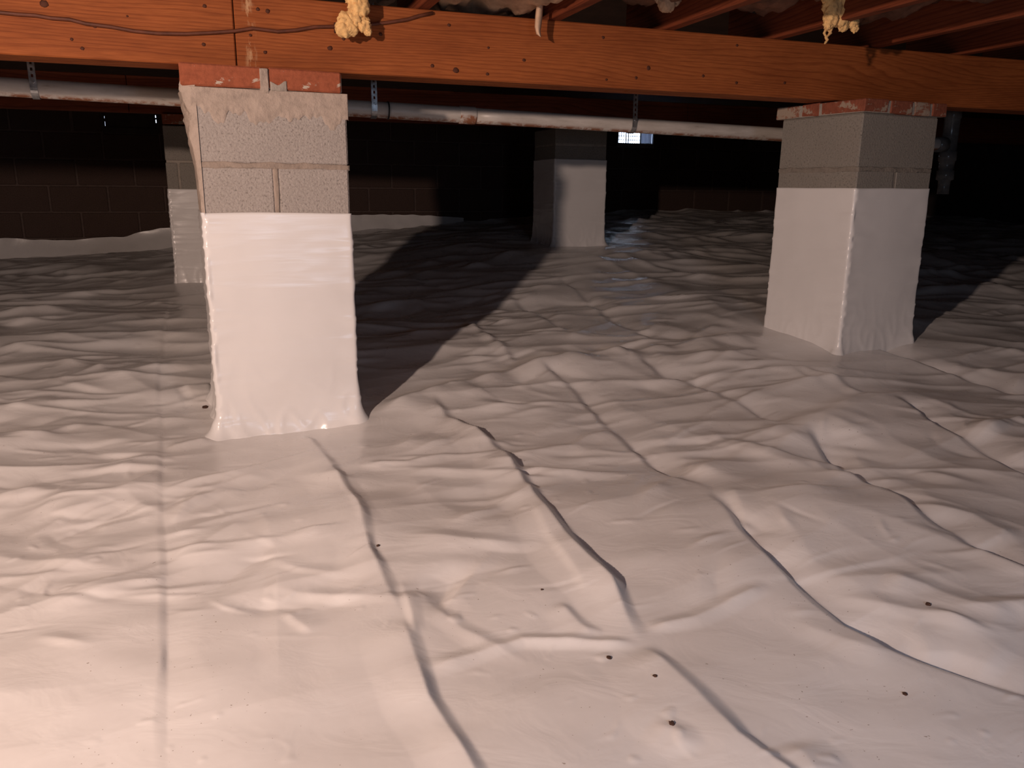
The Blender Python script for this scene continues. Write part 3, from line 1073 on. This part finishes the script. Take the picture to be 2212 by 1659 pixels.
# ------------------------------------------------------------------ piers
def wrap_mesh(name, W, D, z0, z1, seed, flare=0.05, wr=1.0):
    """Sheet wrapped round a W x D pier; local origin is the front left corner."""
    nz = 110
    per = []
    ns = 46
    r = 0.006
    segs = [((r, 0), (W - r, 0), (0, -1)), ((W, r), (W, D - r), (1, 0)), ((W - r, D), (r, D), (0, 1)), ((0, D - r), (0, r), (-1, 0))]
    ctr = [(W - r, r), (W - r, D - r), (r, D - r), (r, r)]
    a0 = [-pi / 2, 0, pi / 2, pi]
    for k, (p, q, n) in enumerate(segs):
        for i in range(ns):
            t = i / (ns - 1)
            per.append((p[0] + (q[0] - p[0]) * t, p[1] + (q[1] - p[1]) * t, n[0], n[1], min(t, 1 - t) * (abs(q[0] - p[0]) + abs(q[1] - p[1])), k))
        for i in range(1, 5):
            th = a0[k] + i / 5 * pi / 2
            per.append((ctr[k][0] + r * cos(th), ctr[k][1] + r * sin(th), cos(th), sin(th), 0.0, k))
    per = np.array(per)
    n = len(per)
    x, y, nx, ny, ed, sd = per.T
    arc = np.concatenate([[0], np.cumsum(np.hypot(np.diff(x), np.diff(y)))])
    T = np.linspace(0, 1, nz)
    zz = z0 + (z1 - z0) * T
    A, Z = np.meshgrid(arc, zz, indexing='ij')
    E_ = np.repeat(ed[:, None], nz, 1)
    nearedge = np.exp(-E_ / 0.05)
    off = 0.0045 + 0.0025 * wr * pnoise(A * 5, Z * 7, seed)
    # creases pulled in at the corners
    crk = np.clip(1 - 3.0 * np.abs(pnoise(A * 3.0, Z * 22, seed + 2)), 0, 1) ** 2
    off = off + 0.0034 * wr * crk * (0.10 + nearedge)
    off = off + 0.0022 * wr * nearedge * pnoise(A * 14, Z * 17, seed + 4)
    hgt = Z - z0
    off = off + flare * np.exp(-np.maximum(hgt - 0.03, 0) / 0.030) * (0.25 + 0.75 * nearedge + 0.25 * pnoise(A * 12, Z * 0, seed + 6))
    crk2 = np.clip(1 - 3.0 * np.abs(pnoise(A * 16, Z * 8 + A * 3, seed + 9)), 0, 1) ** 2
    off = off + 0.006 * wr * crk2 * np.exp(-hgt / 0.10)
    X = x[:, None] + nx[:, None] * off
    Y = y[:, None] + ny[:, None] * off
    top = 0.0035 * pnoise(A * 4, A * 0, seed + 11)
    Zz = Z + top * (T[None, :] ** 8)
    P = np.stack([X, Y, Zz], -1)
    # lip turned in at the top
    lip = np.stack([x - nx * 0.003, y - ny * 0.003, Zz[:, -1] + 0.0005], -1)[:, None, :]
    lip2 = np.stack([x - nx * 0.003, y - ny * 0.003, Zz[:, -1] - 0.02], -1)[:, None, :]
    P = np.concatenate([P, lip, lip2], 1)
    return grid_mesh(name, P, closed_u=True)


def block_at(parent, x0, x1, y0, y1, z0, z1, mat, bev=0.005, name='block', jit=0.001, label=None):
    me = box_mesh(name, x1 - x0, y1 - y0, z1 - z0, bev, jit)
    o = link(name, me, mat, parent, (x0, y0, z0))
    if label:
        o['label'] = label
    return o


def lumpy_slab(name, x0, x1, z0, z1, y, depth, seed, amp, axis='front', ragged=0.02, top_ragged=0.0, taper=None, nx=90, nz=50):
    """Trowelled mortar on a pier face; its lower edge runs out in drips."""
    XS = np.linspace(x0, x1, nx)
    TS = np.linspace(0, 1, nz)
    A, T = np.meshgrid(XS, TS, indexing='ij')
    rag = ragged * (fbm(A * 13, A * 0 + 0.4, 4, seed + 1) - 0.2 + 0.35 * pnoise(A * 70, A * 0 + 0.2, seed + 2))
    rag_t = top_ragged * fbm(A * 14, A * 0 + 0.7, 3, seed + 5)
    zb, zt = z0 + rag, z1 + rag_t
    Z = zb + (zt - zb) * T
    th = depth * sstep(0, 0.35, T) ** 0.5 * (1 - 0.5 * sstep(0.97, 1.0, T)) + amp * fbm(A * 16, Z * 16, 4, seed)
    th = np.where((T == 0) | (T == 1), -0.004, th)
    if taper is not None:
        th = th * taper(A, Z)
    edge = (A == x0) | (A == x1)
    if axis == 'front':
        P = np.stack([A, y - th, Z], -1)
        P[0, :, 1] = y + 0.006
        P[-1, :, 1] = y + 0.006
        return grid_mesh(name, P)
    P = np.stack([y - th, A, Z], -1)          # left face: A runs along depth
    P[0, :, 0] = y + 0.006
    P[-1, :, 0] = y + 0.006
    return grid_mesh(name, P[::-1])


# --- the bright front pier
th1 = radians(22)
fp = thing('block_pier', 'tall front block pier wrapped in bright white plastic under the girder', 'pier', (-0.8364, 2.1910, 0.0), th1, 'block piers')
W = 0.397
block_at(fp, 0.002, W, 0, W, 0.764, 0.955, M['block'], name='block')
block_at(fp, 0.0, 0.191, 0, W, 0.562, 0.755, M['block'], name='block')
block_at(fp, 0.203, W, 0, W, 0.562, 0.755, M['block'], name='block')
mj = box_mesh('mortar_core', W - 0.008, W - 0.008, 0.40, 0)
link('mortar_joint', mj, M['mortar'], fp, (0.004, 0.004, 0.556))
# proud mortar ribs in the bed joint and the head joint
link('bed_joint', lumpy_slab('bed_joint', -0.002, W + 0.004, 0.751, 0.768, 0.0, 0.001, 101, 0.0012, ragged=0.005, top_ragged=0.005, nz=10), M['joint'], fp)
hj = lumpy_slab('head_joint', 0.0, 0.19, 0.0, 0.010, 0.0, 0.002, 104, 0.001, ragged=0.002, top_ragged=0.002, nz=10)
for v in hj.vertices:
    v.co = Vector((0.1925 + v.co.z, v.co.y + 0.002, 0.754 - v.co.x))
hj.flip_normals()
link('head_joint', hj, M['joint'], fp)
link('parging', lumpy_slab('parging', -0.010, W + 0.006, 0.884, 0.956, 0.0, 0.0045, 107, 0.0022, ragged=0.034, nx=170, nz=60), M['mortar'], fp)
link('parging', lumpy_slab('parging', -0.004, W, 0.60, 0.985, 0.0, 0.012, 111, 0.006, 'left', ragged=0.02,
                           taper=lambda A, Z: 0.35 + 1.6 * sstep(0.70, 0.97, Z)), M['mortar'], fp)
bz0, bz1 = 0.957, 1.0125
block_at(fp, -0.030, 0.176, -0.006, 0.095, bz0, bz1, M['brick'], 0.004, 'brick', 0.0015)
block_at(fp, 0.193, W - 0.012, -0.004, 0.095, bz0, bz1 - 0.001, M['brick'], 0.004, 'brick', 0.0015)
for k in range(2):
    for j in range(2):
        block_at(fp, -0.028 + 0.215 * j, 0.172 + 0.212 * j, 0.105 + 0.11 * k, 0.205 + 0.11 * k, bz0, bz1, M['brick'], 0.004, 'brick', 0.0015)
block_at(fp, -0.02, W - 0.01, 0.0, 0.33, bz0, bz1 - 0.003, M['mortar'], 0.003, 'mortar_fill')
link('mortar_plug', lumpy_slab('mortar_plug', 0.168, 0.192, bz0 - 0.01, bz1 - 0.002, -0.001, 0.010, 117, 0.003, ragged=0.004, top_ragged=0.001, nx=14, nz=24), M['mortar'], fp)
link('mortar_smear', lumpy_slab('mortar_smear', 0.194, 0.240, bz0 - 0.004, bz0 + 0.022, -0.004, 0.003, 119, 0.002, ragged=0.004, top_ragged=0.016, nx=20, nz=16), M['mortar_grey'], fp)
o = link('plastic_wrap', wrap_mesh('plastic_wrap', W, W, -0.03, 0.632, 131, 0.050), M['wrap'], fp)

# --- right pier
th2 = radians(27)
rp = thing('block_pier', 'right block pier seen corner on, brick capped and wrapped in white', 'pier', (1.1941, 2.8654, 0.10), th2, 'block piers')
W2, D2, z_ = 0.39, 0.37, -0.10
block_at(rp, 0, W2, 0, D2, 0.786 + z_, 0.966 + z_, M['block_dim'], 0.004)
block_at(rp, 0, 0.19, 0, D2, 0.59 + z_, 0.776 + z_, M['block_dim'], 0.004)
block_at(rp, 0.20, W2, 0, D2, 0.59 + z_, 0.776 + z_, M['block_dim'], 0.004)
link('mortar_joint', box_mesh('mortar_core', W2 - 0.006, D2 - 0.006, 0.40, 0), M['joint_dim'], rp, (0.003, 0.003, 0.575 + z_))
link('bed_joint', lumpy_slab('bed_joint', -0.002, W2 + 0.002, 0.772 + z_, 0.788 + z_, 0, 0.001, 201, 0.0015, ragged=0.005, top_ragged=0.006, nz=10), M['joint_dim'], rp)
link('bed_joint', lumpy_slab('bed_joint', -0.002, D2 + 0.002, 0.770 + z_, 0.788 + z_, 0, 0.001, 205, 0.0015, 'left', ragged=0.005, top_ragged=0.006, nz=10), M['joint_dim'], rp)
z0, z1 = 0.968 + z_, 1.012 + z_
o_ = 0.018
# left face: three headers, front face: three headers, overhanging the block a little
xs = [(-o_, 0.098), (0.112, 0.222), (0.236, 0.318), (0.330, W2 + o_)]
mats = [M['brick_smeared'], M['brick_smeared'], M['brick_pale'], M['brick_smeared']]
for (x0, x1), mm in zip(xs, mats):
    block_at(rp, x0, x1, -o_, 0.17, z0, z1, mm, 0.003, 'brick', 0.002)
ys = [(0.180, 0.262, M['brick_smeared']), (0.274, D2 + o_, M['brick_pale'])]
for y0, y1, mm in ys:
    block_at(rp, -o_, 0.19, y0, y1, z0, z1, mm, 0.003, 'brick', 0.002)
    block_at(rp, 0.20, W2 + o_, y0, y1, z0, z1, mm, 0.003, 'brick', 0.002)
block_at(rp, -o_ + 0.0025, W2 + o_ - 0.0025, -o_ + 0.0025, D2 + o_ - 0.0025, z0, z1 - 0.003, M['mortar_grey'], 0.002, 'mortar_fill')
link('plastic_wrap', wrap_mesh('plastic_wrap', W2, D2, 0.055 + z_, 0.7155 + z_, 231, 0.075, 0.8), M['wrap'], rp)

# --- rear piers
th3 = TH
cp = thing('block_pier', 'distant block pier in the middle, its wrapped front facing the light', 'pier', (0.2615, 5.2314, 0.33), th3, 'block piers')
W3, z_ = 0.36, -0.33
for z0, z1 in ((0.985, 1.080), (0.79, 0.975)):
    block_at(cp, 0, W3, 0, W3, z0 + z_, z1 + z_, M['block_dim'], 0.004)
link('mortar_joint', box_mesh('mortar_core', W3 - 0.006, W3 - 0.006, 0.40, 0), M['mortar_grey'], cp, (0.003, 0.003, 0.68 + z_))
link('plastic_wrap', wrap_mesh('plastic_wrap', W3, W3, 0.30 + z_, 0.893 + z_, 331, 0.045, 0.8), M['wrap'], cp)

lp = thing('block_pier', 'rear block pier half hidden behind the left side of the front pier', 'pier', (-1.8785, 4.4525, 0.16), th3, 'block piers')
W4, z_ = 0.40, -0.16
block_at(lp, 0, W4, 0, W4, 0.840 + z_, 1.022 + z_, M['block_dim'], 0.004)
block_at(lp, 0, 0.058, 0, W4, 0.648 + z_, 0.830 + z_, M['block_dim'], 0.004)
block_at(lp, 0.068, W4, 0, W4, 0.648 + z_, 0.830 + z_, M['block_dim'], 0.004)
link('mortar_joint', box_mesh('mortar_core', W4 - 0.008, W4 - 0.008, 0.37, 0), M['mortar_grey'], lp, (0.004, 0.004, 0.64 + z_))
for j in range(2):
    block_at(lp, 0.002 + 0.20 * j, 0.192 + 0.205 * j, 0.0, 0.39, 1.028 + z_, 1.083 + z_, M['brick_smeared'], 0.003, 'brick', 0.002)
link('plastic_wrap', wrap_mesh('plastic_wrap', W4, W4, 0.12 + z_, 0.691 + z_, 431, 0.02, 0.8), M['wrap'], lp)

# ------------------------------------------------------------------ crumbs of dirt on the sheet
CL = [(443, 874, 8, 'dark crumb on the sheet at the left foot of the front pier'),
      (817, 1189, 5, 'dark crumb on the sheet beside the upper part of the left fold'),
      (1450, 1580, 8, 'largest brown crumb, near the bottom edge of the picture'),
      (1316, 1420, 7, 'dark crumb on the sheet just below the crossing of two folds'),
      (1414, 1471, 6, 'dark crumb lying on the long middle fold'),
      (1171, 1277, 4, 'small dark crumb on the sheet between the two long folds'),
      (1955, 1497, 6, 'reddish crumb on the sheet at lower right'),
      (2005, 1306, 7, 'reddish smear of dirt on the sheet at right')]
for px, py, r, lab in CL:
    p = floor_at(px, py)
    z = fz(p.x, p.y)
    s = (p - EYE).length / F_PX * r * 0.75
    bm = bmesh.new()
    bmesh.ops.create_icosphere(bm, subdivisions=2, radius=1.0)
    for v in bm.verts:
        k = 1 + 0.5 * float(pnoise(v.co.x * 1.8 + px, v.co.y * 1.8 + v.co.z, 9))
        v.co = Vector((v.co.x * s * k, v.co.y * s * k * 1.1, v.co.z * s * 0.55 * k))
    tag(link('dirt_crumb', bm_mesh(bm, 'dirt_crumb'), M['dirt'], None, (p.x, p.y, z + s * 0.25)), lab, 'dirt', 'crumbs of dirt on the sheet')
